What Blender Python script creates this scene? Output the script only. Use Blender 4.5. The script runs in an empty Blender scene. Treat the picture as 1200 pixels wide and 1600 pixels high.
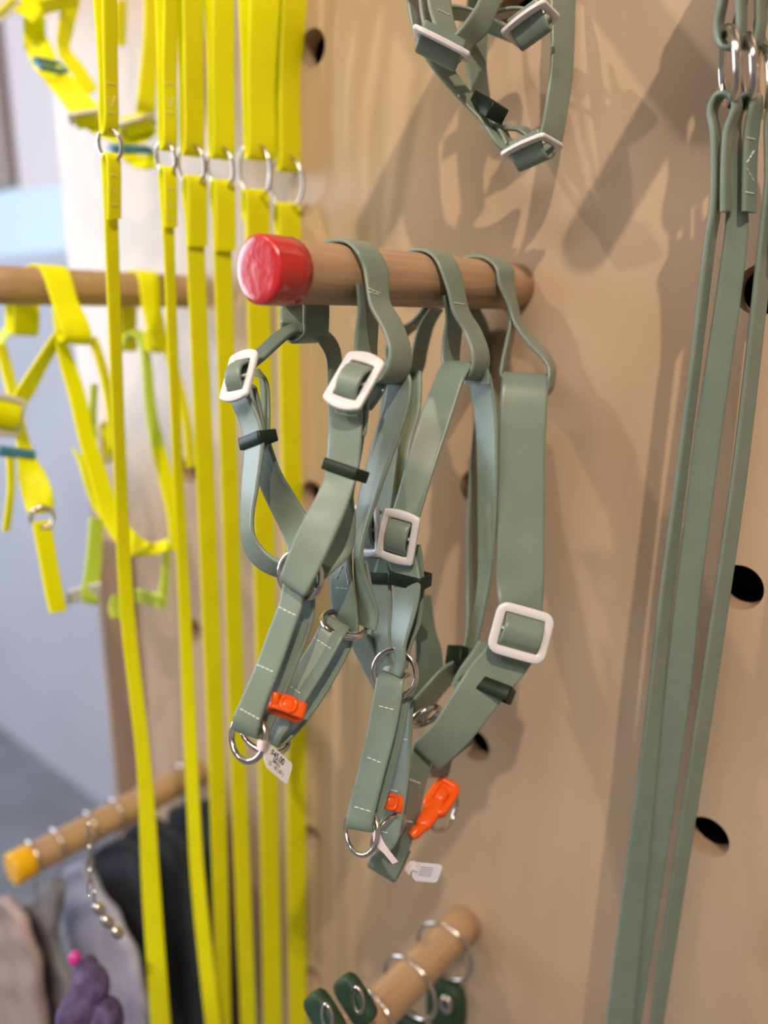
import bpy, bmesh, math, random
from mathutils import Vector, Matrix
from mathutils.bvhtree import BVHTree
random.seed(4)
SC = bpy.context.scene
COL = SC.collection
# ------------------------------------------------------------------ camera
F = 1200.0
_down = Vector((-40, 4724, 1200)).normalized()            # world -Z, in (right, down, forward)
AZ = -_down
AY = Vector((1050, (40*1050-1200*1200)/4724, 1200)); AY = (AY-AZ*AY.dot(AZ)).normalized()
AX = AY.cross(AZ)
def c2w(c): return Vector((AX.dot(c), AY.dot(c), AZ.dot(c)))
def D(px, py): return c2w(Vector(((px-600)/F, (py-800)/F, 1)))
CAM = Vector((0, 0, 1.5))
_p = D(805, 448)*0.553
CAM.x -= _p.x; CAM.y -= _p.y                              # pegboard face is the plane y=0, main peg enters it at x=0
def P(px, py, z): return CAM + D(px, py)*z
def zY(px, py, Y): return (Y-CAM.y)/D(px, py).y
def PY(px, py, Y): return P(px, py, zY(px, py, Y))
cam_d = bpy.data.cameras.new('camera'); cam = bpy.data.objects.new('camera', cam_d); COL.objects.link(cam)
_r, _u, _b = c2w(Vector((1, 0, 0))), c2w(Vector((0, -1, 0))), c2w(Vector((0, 0, -1)))
cam.matrix_world = Matrix(((_r.x, _u.x, _b.x, CAM.x), (_r.y, _u.y, _b.y, CAM.y), (_r.z, _u.z, _b.z, CAM.z), (0, 0, 0, 1)))
cam_d.sensor_fit = 'VERTICAL'; cam_d.sensor_height = 36; cam_d.lens = 27
cam_d.clip_start = 0.01; cam_d.clip_end = 50
cam_d.dof.use_dof = True; cam_d.dof.focus_distance = 0.435; cam_d.dof.aperture_fstop = 2.7
SC.camera = cam
# ------------------------------------------------------------------ light
SC.view_settings.view_transform = 'Standard'; SC.view_settings.look = 'None'
SC.view_settings.exposure = 0.14; SC.view_settings.gamma = 1; SC.view_settings.use_curve_mapping = False
W = bpy.data.worlds.new('world'); SC.world = W; W.use_nodes = True
W.node_tree.nodes['Background'].inputs[0].default_value = (0.93, 0.95, 1.0, 1)
W.node_tree.nodes['Background'].inputs[1].default_value = 0.3
def light(name, kind, loc, target, power, color, size, sy=None, spot=None):
    d = bpy.data.lights.new(name, kind); d.energy = power; d.color = color
    if kind == 'AREA':
        d.size = size
        if sy: d.shape = 'RECTANGLE'; d.size_y = sy
    else: d.shadow_soft_size = size
    if spot: d.spot_size = math.radians(spot); d.spot_blend = 0.6
    o = bpy.data.objects.new(name, d); COL.objects.link(o); o.location = loc
    o.rotation_euler = (Vector(target)-Vector(loc)).to_track_quat('-Z', 'Y').to_euler()
light('window_light', 'AREA', (-3.3, -1.5, 1.8), (0, 0.0, 1.35), 75, (0.76, 0.87, 1.0), 1.5, 2.0)
light('track_spot', 'SPOT', (0.85, -1.15, 2.85), (-0.05, 0, 1.35), 95, (1.0, 0.80, 0.60), 0.02, spot=60)
light('track_spot', 'SPOT', (-0.9, -1.5, 2.85), (-0.1, 0, 1.3), 45, (1.0, 0.82, 0.64), 0.03, spot=60)
light('ceiling_panel', 'AREA', (0.3, -1.9, 2.9), (0.3, -1.9, 0), 28, (1.0, 0.93, 0.86), 1.2, 0.6)

# ------------------------------------------------------------------ materials
def mat(name, col, rough=0.5, metal=0.0, spec=0.5, coat=0.0, bump=None, vary=0.0, vscale=30, sheen=0):
    m = bpy.data.materials.new(name); m.use_nodes = True; nt = m.node_tree; b = nt.nodes['Principled BSDF']
    b.inputs['Base Color'].default_value = (*col, 1); b.inputs['Roughness'].default_value = rough
    b.inputs['Metallic'].default_value = metal; b.inputs['Specular IOR Level'].default_value = spec
    b.inputs['Coat Weight'].default_value = coat; b.inputs['Coat Roughness'].default_value = 0.3 if 'ply' in name else 0.12
    tc = nt.nodes.new('ShaderNodeTexCoord')
    if vary:
        n = nt.nodes.new('ShaderNodeTexNoise'); n.inputs['Scale'].default_value = vscale; n.inputs['Detail'].default_value = 3
        nt.links.new(tc.outputs['Object'], n.inputs['Vector'])
        r = nt.nodes.new('ShaderNodeValToRGB'); nt.links.new(n.outputs['Fac'], r.inputs[0])
        r.color_ramp.elements[0].position = .3; r.color_ramp.elements[1].position = .7
        r.color_ramp.elements[0].color = (*[c*(1-vary) for c in col], 1); r.color_ramp.elements[1].color = (*[min(1, c*(1+vary)) for c in col], 1)
        nt.links.new(r.outputs[0], b.inputs['Base Color'])
    if bump:
        n2 = nt.nodes.new('ShaderNodeTexNoise'); n2.inputs['Scale'].default_value = bump[0]; n2.inputs['Detail'].default_value = 4
        nt.links.new(tc.outputs['Object'], n2.inputs['Vector'])
        bp = nt.nodes.new('ShaderNodeBump'); bp.inputs['Strength'].default_value = bump[1]; bp.inputs['Distance'].default_value = bump[2]
        nt.links.new(n2.outputs['Fac'], bp.inputs['Height']); nt.links.new(bp.outputs[0], b.inputs['Normal'])
    return m
def wood(name, c1, c2, scale, rough, coat=0.0, spec=.5):
    m = mat(name, c1, rough, coat=coat, spec=spec); nt = m.node_tree; b = nt.nodes['Principled BSDF']
    tc = nt.nodes.new('ShaderNodeTexCoord'); mp = nt.nodes.new('ShaderNodeMapping'); mp.inputs['Scale'].default_value = scale
    nt.links.new(tc.outputs['Object'], mp.inputs[0])
    n = nt.nodes.new('ShaderNodeTexNoise'); n.inputs['Scale'].default_value = 1; n.inputs['Detail'].default_value = 5; n.inputs['Distortion'].default_value = .6
    n.inputs['Roughness'].default_value = .55
    nt.links.new(mp.outputs[0], n.inputs['Vector'])
    n3 = nt.nodes.new('ShaderNodeTexNoise'); n3.inputs['Scale'].default_value = 7; n3.inputs['Detail'].default_value = 3
    nt.links.new(mp.outputs[0], n3.inputs['Vector'])
    mx = nt.nodes.new('ShaderNodeMath'); mx.operation = 'MULTIPLY_ADD'; mx.inputs[1].default_value = .3
    nt.links.new(n3.outputs['Fac'], mx.inputs[0]); nt.links.new(n.outputs['Fac'], mx.inputs[2])
    r = nt.nodes.new('ShaderNodeValToRGB'); nt.links.new(mx.outputs[0], r.inputs[0])
    r.color_ramp.elements[0].position = .45; r.color_ramp.elements[1].position = .85
    r.color_ramp.elements[0].color = (*c1, 1); r.color_ramp.elements[1].color = (*c2, 1)
    nt.links.new(r.outputs[0], b.inputs['Base Color'])
    bp = nt.nodes.new('ShaderNodeBump'); bp.inputs['Strength'].default_value = .15; bp.inputs['Distance'].default_value = .0004
    nt.links.new(n3.outputs['Fac'], bp.inputs['Height']); nt.links.new(bp.outputs[0], b.inputs['Normal'])
    return m
M = dict(
 sage=mat('sage_rubber', (.190, .245, .198), .36, spec=.5, vary=.06, vscale=60, bump=(900, .08, .0003)),
 yellow=mat('yellow_rubber', (.86, .85, .002), .5, spec=.25, vary=.04),
 lime=mat('pale_lime_rubber', (.62, .80, .12), .42, spec=.4),
 white=mat('white_plastic', (.74, .71, .73), .34, spec=.5),
 keeper=mat('dark_green_rubber', (.012, .022, .014), .42, spec=.25),
 bluek=mat('blue_rubber', (.05, .22, .42), .4),
 metal=mat('polished_steel', (.66, .60, .56), .16, metal=1, bump=(300, .05, .0003)),
 thread=mat('white_thread', (.80, .80, .74), .7, vary=.1, vscale=900),
 ythread=mat('yellow_thread', (.85, .82, .45), .7),
 orange=mat('orange_plastic', (.86, .105, .006), .3, spec=.5),
 red=mat('red_paint', (.52, .009, .010), .30, spec=.6, coat=.6, vary=.1, vscale=90, bump=(120, .55, .0016)),
 ocher=mat('yellow_paint', (.80, .42, .006), .35, spec=.5, bump=(120, .4, .001)),
 paper=mat('tag_paper', (.88, .88, .95), .55),
 pink=mat('tag_neck_paper', (.80, .68, .72), .5),
 ink=mat('black_ink', (.02, .02, .025), .6),
 greyink=mat('grey_ink', (.35, .36, .42), .6),
 dark=mat('hole_shade', (.012, .008, .007), .9),  # near-black colour standing in for the shade inside the holes
 wall=wood('maple_plywood', (.44, .305, .195), (.54, .395, .27), (5, 5, 1.1), .34, coat=.28),
 dowel=wood('beech_dowel', (.36, .215, .12), (.50, .325, .19), (260, 9, 260), .5),
 trim=wood('brown_trim', (.20, .105, .05), (.28, .16, .08), (30, 30, 3), .4),
 greywall=mat('grey_wall', (.50, .49, .56), .6, vary=.05, vscale=3),
 floor=mat('concrete_floor', (.22, .22, .25), .5, vary=.15, vscale=6),
 roompaint=mat('room_paint', (.55, .50, .45), .7, vary=.1, vscale=2),
 frame=mat('window_frame_paint', (.32, .22, .18), .5),
 navy=mat('dark_fabric', (.018, .022, .030), .8, vary=.3, vscale=60, bump=(200, .4, .002)),
 lav=mat('lavender_fabric', (.40, .40, .52), .75, vary=.1, vscale=40, bump=(200, .3, .002)),
 blush=mat('blush_fabric', (.38, .28, .27), .8, vary=.15, vscale=30, bump=(200, .3, .002)),
 grey=mat('grey_fabric', (.22, .21, .22), .8, vary=.15, vscale=40, bump=(200, .3, .002)),
 purple=mat('purple_knit', (.10, .07, .17), .9, vary=.5, vscale=90, bump=(150, .6, .004)),
 magenta=mat('magenta_plastic', (.55, .04, .30), .4),
 dgreen=mat('dark_green_nylon', (.014, .045, .020), .6, vary=.3, vscale=80),
)
def emis(name, col, s):
    m = bpy.data.materials.new(name); m.use_nodes = True; b = m.node_tree.nodes['Principled BSDF']
    b.inputs['Base Color'].default_value = (0, 0, 0, 1); b.inputs['Emission Color'].default_value = (*col, 1); b.inputs['Emission Strength'].default_value = s
    return m
M['sky'] = emis('daylit_window', (.54, .71, .92), 1.0)
M['sky2'] = emis('hazy_window', (.60, .56, .63), 1.0)
# ------------------------------------------------------------------ builders
def thing(name, label, cat, loc, group=None):
    o = bpy.data.objects.new(name, None); COL.objects.link(o); o.location = loc; o.empty_display_size = .02
    o['label'] = label; o['category'] = cat
    if group: o['group'] = group
    return o
def obj(name, verts, faces, m, parent=None, smooth=True, label=None, kind=None):
    base = parent
    off = Vector((0, 0, 0)); q = parent
    while q is not None: off += q.location; q = q.parent
    me = bpy.data.meshes.new(name)
    me.from_pydata([tuple(Vector(v)-off) for v in verts], [], faces); me.update()
    bm = bmesh.new(); bm.from_mesh(me); bmesh.ops.recalc_face_normals(bm, faces=bm.faces); bm.to_mesh(me); bm.free()
    if smooth:
        me.polygons.foreach_set('use_smooth', [True]*len(me.polygons))
        me.set_sharp_from_angle(angle=math.radians(50))
    me.materials.append(m)
    o = bpy.data.objects.new(name, me); COL.objects.link(o)
    if parent: o.parent = parent
    if label: o['label'] = label
    if kind: o['kind'] = kind
    return o
def solve_w(xL, yL, xR, yR, z, Wd, s):
    a, b = D(xL, yL), D(xR, yR)
    base = (b-a)*z; sm = (a+b)
    A = sm.dot(sm); B = 2*base.dot(sm); Cc = base.dot(base)-Wd*Wd
    disc = B*B-4*A*Cc
    if s == 0: return base
    if disc <= 0 : dl = -B/(2*A)*0
    else: dl = (-B+s*math.sqrt(disc))/(2*A)
    return base+sm*dl
def S(xL, yL, xR, yR, z, s=1): return ('p', xL, yL, xR, yR, z, s)
def Wt(c, w): return ('w', Vector(c), Vector(w))
def cr(a, b, c, d, t):
    return a*(-.5*t+t*t-.5*t**3)+b*(1-2.5*t*t+1.5*t**3)+c*(.5*t+2*t*t-1.5*t**3)+d*(-.5*t*t+.5*t**3)
SURF = {}
def ribbon(name, parent, Wd, sts, m=None, th=.0024, Y=None, n=7, closed=False, label=None, wave=None, stub=False):
    m = m or M['sage']
    C, Ws = [], []
    for s in sts:
        if s[0] == 'w': C.append(s[1]); Ws.append(s[2]); continue
        _, xL, yL, xR, yR, z, sg = s
        mx, my = (xL+xR)/2, (yL+yR)/2
        if z is None: z = zY(mx, my, Y)
        C.append(P(mx, my, z)); Ws.append(solve_w(xL, yL, xR, yR, z, Wd, sg))
    N = len(C); pts = []
    rng = range(N if closed else N-1)
    for i in rng:
        g = (lambda k: k % N) if closed else (lambda k: min(max(k, 0), N-1))
        for j in range(n):
            t = j/n
            c = cr(C[g(i-1)], C[g(i)], C[g(i+1)], C[g(i+2)], t)
            w = cr(Ws[g(i-1)], Ws[g(i)], Ws[g(i+1)], Ws[g(i+2)], t)
            L = Ws[g(i)].length*(1-t)+Ws[g(i+1)].length*t
            pts.append((c, w.normalized()*L if w.length > 1e-9 else Ws[g(i)]))
    if not closed: pts.append((C[-1], Ws[-1]))
    K = len(pts); V = []; r = th/2
    for k, (c, w) in enumerate(pts):
        if closed: t = pts[(k+1) % K][0]-pts[k-1][0]
        else: t = pts[min(k+1, K-1)][0]-pts[max(k-1, 0)][0]
        nn = t.cross(w)
        nn = nn.normalized() if nn.length > 1e-12 else Vector((0, 0, 1))
        h = w.length/2; e = w.normalized()
        if wave: c = c+nn*(wave[0]*math.sin(k*wave[1]))
        for x, y in ((-(h-2*r), r), (-(h-r), r), (-(h-.3*r), .7*r), (-h, 0), (-(h-.3*r), -.7*r), (-(h-r), -r), (-(h-2*r), -r),
                     (h-2*r, -r), (h-r, -r), (h-.3*r, -.7*r), (h, 0), (h-.3*r, .7*r), (h-r, r), (h-2*r, r)):
            V.append(c+e*x+nn*y)
    Q = 14; Fs = []
    for k in range(K if closed else K-1):
        k2 = (k+1) % K
        for q in range(Q): Fs.append((k*Q+q, k*Q+(q+1) % Q, k2*Q+(q+1) % Q, k2*Q+q))
    if not closed: Fs.append(tuple(range(Q))); Fs.append(tuple((K-1)*Q+q for q in range(Q)))
    o = obj(name, V, Fs, m, parent, label=label)
    o['_'] = 0; del o['_']
    SURF[o.name] = BVHTree.FromPolygons(V, Fs)
    return o
def tube_verts(path, rad, seg=8, closed=False):
    V, Fs = [], []; K = len(path); prev = None
    for k, p in enumerate(path):
        t = (path[(k+1) % K]-path[k-1]) if closed else (path[min(k+1, K-1)]-path[max(k-1, 0)])
        t.normalize()
        if prev is None: prev = t.orthogonal().normalized()
        a = (prev-t*prev.dot(t)).normalized(); prev = a; b = t.cross(a)
        r = rad[k] if isinstance(rad, (list, tuple)) else rad
        for q in range(seg):
            an = 2*math.pi*q/seg; V.append(p+a*(math.cos(an)*r)+b*(math.sin(an)*r))
    for k in range(K if closed else K-1):
        k2 = (k+1) % K
        for q in range(seg): Fs.append((k*seg+q, k*seg+(q+1) % seg, k2*seg+(q+1) % seg, k2*seg+q))
    if not closed: Fs.append(tuple(range(seg))); Fs.append(tuple((K-1)*seg+q for q in range(seg)))
    return V, Fs
def merge(parts):
    V, Fs = [], []
    for v, f in parts:
        o = len(V); V += list(v); Fs += [tuple(i+o for i in x) for x in f]
    return V, Fs
def stitches(strap, rows, parent=None, m=None, n=3, rad=.00034, name='stitching'):
    """rows of raised thread: each row two picture points found on the strap's own surface"""
    bvh = SURF[strap.name]; parts = []
    for (x0, y0, x1, y1, *k) in rows:
        nn = k[0] if k else n
        for i in range(nn):
            pts = []
            for t in ((i+.12)/nn, (i+.5)/nn, (i+.9)/nn):
                px, py = x0+(x1-x0)*t, y0+(y1-y0)*t
                d = D(px, py).normalized(); loc, nor, _, dist = bvh.ray_cast(CAM, d)
                if loc is None: continue
                if nor.dot(d) > 0: nor = -nor
                pts.append(loc+nor*.00022)
            if len(pts) == 3:
                pts[1] = pts[1]+(pts[1]-CAM).normalized()*-.0002
                parts.append(tube_verts(pts, [rad*.7, rad, rad*.7], 6))
    if parts:
        v, f = merge(parts); return obj(name, v, f, m or M['thread'], strap, kind='stuff')
def ring(name, parent, cx, cy, z, lx, ly, short, sg, wire=.0016, m=None, Y=None, dflat=None):
    if z is None: z = zY(cx, cy, Y)
    c = P(cx, cy, z); R = math.hypot(lx, ly)*z/F
    rd = D(cx, cy).normalized(); u = c2w(Vector((lx, ly, 0))); u = (u-rd*u.dot(rd)).normalized()
    pp = rd.cross(u)
    if pp.dot(c2w(Vector((-ly, lx, 0)))) < 0: pp = -pp
    f = min(1, short*z/F/R); v = pp*f+rd*(sg*math.sqrt(max(0, 1-f*f)))
    path = []
    for k in range(36):
        a = 2*math.pi*k/36; x, y = math.cos(a), math.sin(a)
        if dflat is not None: x = max(x, dflat)
        path.append(c+(u*x+v*y)*R)
    V, Fs = tube_verts(path, wire, 10, True)
    return obj(name, V, Fs, m or M['metal'], parent)
def rect_ring(c, a, b, n, La, Lb, h, t, r=.003, bow=0, bend=0, bev=.0006):
    def loop(la, lb, rr):
        out = []
        for (sx, sy, a0) in ((1, 1, 0), (-1, 1, 90), (-1, -1, 180), (1, -1, 270)):
            for k in range(5):
                an = math.radians(a0+k*22.5)
                out.append((sx*(la/2-rr)+rr*math.cos(an), sy*(lb/2-rr)+rr*math.sin(an)))
            # intermediate points on the side that follows
            nx = {(1, 1): (-1, 1), (-1, 1): (-1, -1), (-1, -1): (1, -1), (1, -1): (1, 1)}[(sx, sy)]
            p0 = out[-1]; an = math.radians(a0+90)
            p1 = (nx[0]*(la/2-rr)+rr*math.cos(an), nx[1]*(lb/2-rr)+rr*math.sin(an))
            for k in range(1, 6): out.append((p0[0]+(p1[0]-p0[0])*k/6, p0[1]+(p1[1]-p0[1])*k/6))
        return out
    ri = max(r-t, .0006)
    prof = [(0, h/2-bev), (bev, h/2), (t-bev, h/2), (t, h/2-bev), (t, -h/2+bev), (t-bev, -h/2), (bev, -h/2), (0, -h/2+bev)]
    V, Fs = [], []
    for (ins, hh) in prof:
        rr = r+(ri-r)*ins/t
        for (x, y) in loop(La-2*ins, Lb-2*ins, rr):
            yy = y+math.copysign(1, y)*bow*(1-(2*x/La)**2)*min(1, abs(2*y/Lb)**3)
            V.append(c+a*x+b*yy+n*(hh-bend*(2*x/La)**2))
    K = len(V)//8
    for p in range(8):
        for k in range(K): Fs.append((p*K+k, p*K+(k+1) % K, ((p+1) % 8)*K+(k+1) % K, ((p+1) % 8)*K+k))
    return V, Fs
def frame_axes(cx, cy, z, u, v, Lu, su, Lv=None):
    """u, v: picture vectors of a rectangle's sides; Lu true length of u; depth sign su; v made square to it"""
    k = z/F; c = P(cx, cy, z); r = D(cx, cy)
    if Lv:
        Vv = solve_w(cx-v[0]/2, cy-v[1]/2, cx+v[0]/2, cy+v[1]/2, z, abs(Lv), 1 if Lv > 0 else -1)
        U = c2w(Vector((u[0]*k, u[1]*k, 0))); U = U-r*(U.dot(Vv)/Vv.dot(r))
    else:
        U = solve_w(cx-u[0]/2, cy-u[1]/2, cx+u[0]/2, cy+u[1]/2, z, Lu, su)
        Vv = c2w(Vector((v[0]*k, v[1]*k, 0))); q = U.dot(r)
        dl = -U.dot(Vv)/q if abs(q) > U.length*.12 else 0
        Vv = Vv+r*max(-Vv.length*1.2, min(Vv.length*1.2, dl))
    a = U.normalized(); b = (Vv-a*Vv.dot(a)).normalized(); n = a.cross(b)
    if n.dot(CAM-c) < 0: n = -n
    return c, a, b, n, U.length, Vv.length
def buckle(parent, cx, cy, z, u, v, Lu, su, strapm=None, t=.0040, bow=.0022, r=.0015, bulge=.0055, W_=None, m=None, bend=.0, loop=True, Lv=None):
    c, a, b, n, La, Lb = frame_axes(cx, cy, z, u, v, Lu, su, Lv)
    V, Fs = rect_ring(c, a, b, n, La, Lb, .003, t, r, bow, bend)
    V2, F2 = tube_verts([c-a*(La/2-t*.7)-n*.0008, c+a*(La/2-t*.7)-n*.0008], .0011, 8)
    V, Fs = merge([(V, Fs), (V2, F2)])
    o = obj('buckle', V, Fs, m or M['white'], parent)
    if loop:
        w = a*(W_ or (La-2*t-.0008)); hb = Lb/2-t-.0006
        sts = [Wt(c-b*(hb*1.05)-n*.006, w), Wt(c-b*hb*.98-n*.0012, w), Wt(c-b*hb*.7+n*bulge*.55, w), Wt(c-b*hb*.1+n*bulge, w), Wt(c+b*hb*.6+n*bulge*.7, w), Wt(c+b*hb*.98-n*.0010, w), Wt(c+b*hb*1.05-n*.006, w)]
        ribbon('strap_loop', parent, .02, sts, strapm)
        if not Lv: ribbon('strap_underside', parent, .02, [Wt(c-b*hb*.99-n*.0036, w), Wt(c-n*.0034, w), Wt(c+b*hb*.99-n*.0036, w)], strapm)
    return o
def keeper(parent, cx, cy, z, u, v, Lu, su, depth, m=None, t=.0012, name='keeper', front=.0026):
    """cx, cy, z: centre of the front strap's face; the band wraps that strap and what lies behind it"""
    c, a, b, n, La, Lb = frame_axes(cx, cy, z, u, v, Lu, su)
    c = c-n*(depth/2-front)
    V, Fs = rect_ring(c, a, n, b, La, depth, Lb, t, .0014, 0, 0, .0004)
    return obj(name, V, Fs, m or M['keeper'], parent)
def blob(c, a, b, n, ra, rb, rn, p=2.6, su=16, sv=10):
    V = []; Fs = []
    f = lambda x: math.copysign(abs(x)**(2/p), x)
    for i in range(sv+1):
        ph = -math.pi/2+math.pi*i/sv
        for j in range(su):
            th = 2*math.pi*j/su
            V.append(c+a*(ra*f(math.cos(ph))*f(math.cos(th)))+b*(rb*f(math.cos(ph))*f(math.sin(th)))+n*(rn*f(math.sin(ph))))
    for i in range(sv):
        for j in range(su): Fs.append((i*su+j, i*su+(j+1) % su, (i+1)*su+(j+1) % su, (i+1)*su+j))
    return V, Fs
def box(x0, x1, y0, y1, z0, z1):
    V = [(x, y, z) for x in (x0, x1) for y in (y0, y1) for z in (z0, z1)]
    return V, [(0, 1, 3, 2), (4, 6, 7, 5), (0, 4, 5, 1), (2, 3, 7, 6), (0, 2, 6, 4), (1, 5, 7, 3)]
UX, UY, UZ = Vector((1, 0, 0)), Vector((0, 1, 0)), Vector((0, 0, 1))
# ------------------------------------------------------------------ setting
edge = PY(150, 900, 0).x
right = 0.62
b = box(edge, right, 0, .018, 0.0, 2.6)
wall = obj('wall_back', *b, M['wall'], smooth=False, kind='structure')
HR = .0148
holes = [(1155, 918), (1105, 1308), (742, 1165), (744, 762), (488, 75), (487, 775), (500, 1070), (487, 1310), (490, 1530), (295, 735), (303, 985), (805, 22), (1190, 452)]
parts = []
for hx, hy in holes:
    c = PY(hx, hy, 0)
    V, Fs = [], []
    for k in range(32):
        an = 2*math.pi*k/32
        for yy in (-.01, .03): V.append((c.x+HR*math.cos(an), yy, c.z+HR*math.sin(an)))
    for k in range(32): Fs.append((2*k, 2*k+1, 2*((k+1) % 32)+1, 2*((k+1) % 32)))
    Fs.append(tuple(2*k for k in range(32))); Fs.append(tuple(2*k+1 for k in range(32)))
    parts.append((V, Fs))
cut = obj('cutter', *merge(parts), M['dark'], smooth=False)
md = wall.modifiers.new('holes', 'BOOLEAN'); md.object = cut; md.operation = 'DIFFERENCE'; md.solver = 'EXACT'
dg = bpy.context.evaluated_depsgraph_get(); me = bpy.data.meshes.new_from_object(wall.evaluated_get(dg))
wall.modifiers.clear(); wall.data = me; bpy.data.objects.remove(cut)
me.materials.clear(); me.materials.append(M['wall'])
obj('hole_shade_board', *box(edge+.01, right-.01, .05, .06, 0, 2.6), M['dark'], smooth=False, kind='structure')  # added board, coloured near-black to make the peg holes look shaded and empty
# brown batten that closes the board's left edge
x1 = PY(209, 1000, -.006).x; x0 = PY(163, 1000, -.006).x
obj('trim_1', *box(x0, x1, -.006, .03, 0, PY(190, 850, 0).z), M['trim'], smooth=False, kind='structure')
for nm, bb in (('ceiling', (-4, 2.5, -3.5, 1.0, 3.0, 3.05)), ('wall_front', (-4, 2.5, -3.55, -3.5, 0, 3.0)), ('wall_right', (2.5, 2.55, -3.5, 1.0, 0, 3.0)), ('wall_side', (-4.05, -4, -3.5, 1.0, 0, 3.0))):
    obj(nm, *box(*bb), M['roompaint'], smooth=False, kind='structure')
obj('floor', *box(-4, 2.5, -3.5, 1.0, -.02, 0), M['floor'], smooth=False, kind='structure')
YL = .55
obj('wall_left', *box(-4, edge+.3, YL, YL+.05, 0, 2.8), M['greywall'], smooth=False, kind='structure')
# window on that farther wall
wa, wb = PY(-260, 425, YL-.02), PY(112, 425, YL-.02)
wt = PY(112, -260, YL-.02)
win = bpy.data.objects.new('window_1', None); COL.objects.link(win); win.location = (wa.x, YL, wa.z); win['kind'] = 'structure'
obj('window_pane', *box(wa.x, wb.x, YL-.012, YL-.006, wa.z, wt.z), M['sky'], win, smooth=False)
obj('window_pane', *box(PY(0, 0, YL-.03).x, PY(113, 0, YL-.03).x, YL-.03, YL-.02, PY(60, 292, YL-.03).z, wt.z), M['sky2'], win, smooth=False, label='paler upper pane')
obj('window_frame', *box(PY(-40, 200, YL-.05).x, PY(8, 200, YL-.05).x, YL-.05, YL-.013, PY(8, 290, YL-.05).z, wt.z), M['frame'], win, smooth=False)
# ------------------------------------------------------------------ pegs
PR = .016
def peg(base_px, base_py, length, label, capm=None, caplen=.022, capname='painted_cap', free=None):
    c = free if free is not None else PY(base_px, base_py, 0)
    t = thing('wooden_peg', label, 'peg', (c.x, 0, c.z), 'dowel pegs in the pegboard')
    V, Fs = [], []
    prof = [(0.0, PR*.8), (.0005, PR)] + [(-.0, PR)] + [(-length*k/12, PR) for k in range(1, 12)] + [(-length+.0008, PR), (-length, PR-.0008)]
    prof = [(.017, .0122), (.0, .0122), (-.0004, PR-.0006), (-.001, PR)]+[(-length*k/12, PR) for k in range(1, 12)]+[(-length+.0008, PR), (-length, PR-.0008)]
    seg = 40
    for (y, r) in prof:
        for q in range(seg):
            an = 2*math.pi*q/seg; V.append((c.x+r*math.cos(an), y, c.z+r*math.sin(an)))
    for k in range(len(prof)-1):
        for q in range(seg): Fs.append((k*seg+q, k*seg+(q+1) % seg, (k+1)*seg+(q+1) % seg, (k+1)*seg+q))
    Fs.append(tuple(range(seg))); Fs.append(tuple((len(prof)-1)*seg+q for q in range(seg)))
    obj('dowel', V, Fs, M['dowel'], t)
    if capm:
        V, Fs = [], []; L = length
        prof = [(-L+caplen, PR+.0002), (-L+caplen-.0006, PR+.0009), (-L+caplen*.6, PR+.0010), (-L+.003, PR+.0010), (-L+.0004, PR+.0008), (-L-.0004, PR+.0002), (-L-.0008, PR-.0008), (-L-.0010, PR-.004), (-L-.0012, PR*.4), (-L-.0013, .0005)]
        for (y, r) in prof:
            for q in range(seg):
                an = 2*math.pi*q/seg; V.append((c.x+r*math.cos(an), y+.0005*math.sin(an*3+1)*(1 if y > -L+.01 else 0), c.z+r*math.sin(an)))
        for k in range(len(prof)-1):
            for q in range(seg): Fs.append((k*seg+q, k*seg+(q+1) % seg, (k+1)*seg+(q+1) % seg, (k+1)*seg+q))
        Fs.append(tuple((len(prof)-1)*seg+q for q in range(seg)))
        obj(capname, V, Fs, capm, t)
    return c
def on_peg(c, px):
    """distance from the wall (negative y) of the peg axis point seen at picture x px"""
    lo, hi = -.4, 0
    for _ in range(40):
        mid = (lo+hi)/2; v = Vector((c.x, mid, c.z))-CAM
        x = 600+F*v.dot(_r)/(-v.dot(_b))
        if x < px: lo = mid
        else: hi = mid
    return lo
def over(c, y, th, r=PR+.0014): return Vector((c.x+r*math.cos(math.radians(th)), y, c.z+r*math.sin(math.radians(th))))
C1 = Vector((0, 0, PY(805, 448, 0).z))
L1 = -on_peg(C1, 404)
C1 = peg(805, 448, L1, 'bare beech peg with a red painted end holding the sage harnesses', M['red'], .021)
C2 = PY(300, 456, 0); C2 = peg(300, 456, .205, 'beech peg in the blurred left background holding yellow harnesses')
C3 = PY(312, 1205, 0); C3 = peg(312, 1205, -on_peg(C3, 18), 'beech peg with an ochre yellow end above the dark garments', M['ocher'], .022)
C4 = PY(728, 1440, 0); C4 = peg(728, 1440, .20, 'beech peg at the bottom holding steel split rings')
C5 = PY(492, -250, 0); C5 = peg(0, 0, .21, 'beech peg out of the top of the picture carrying yellow leashes', free=C5)
C6 = PY(1235, -160, 0); C6 = peg(0, 0, .15, 'beech peg out of the top of the picture carrying sage leashes', free=C6)
C7 = PY(850, -150, 0); C7 = peg(0, 0, .17, 'beech peg out of the top of the picture carrying the upper sage harness', free=C7)
def ydir(w): return Vector((0, w, 0))
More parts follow.
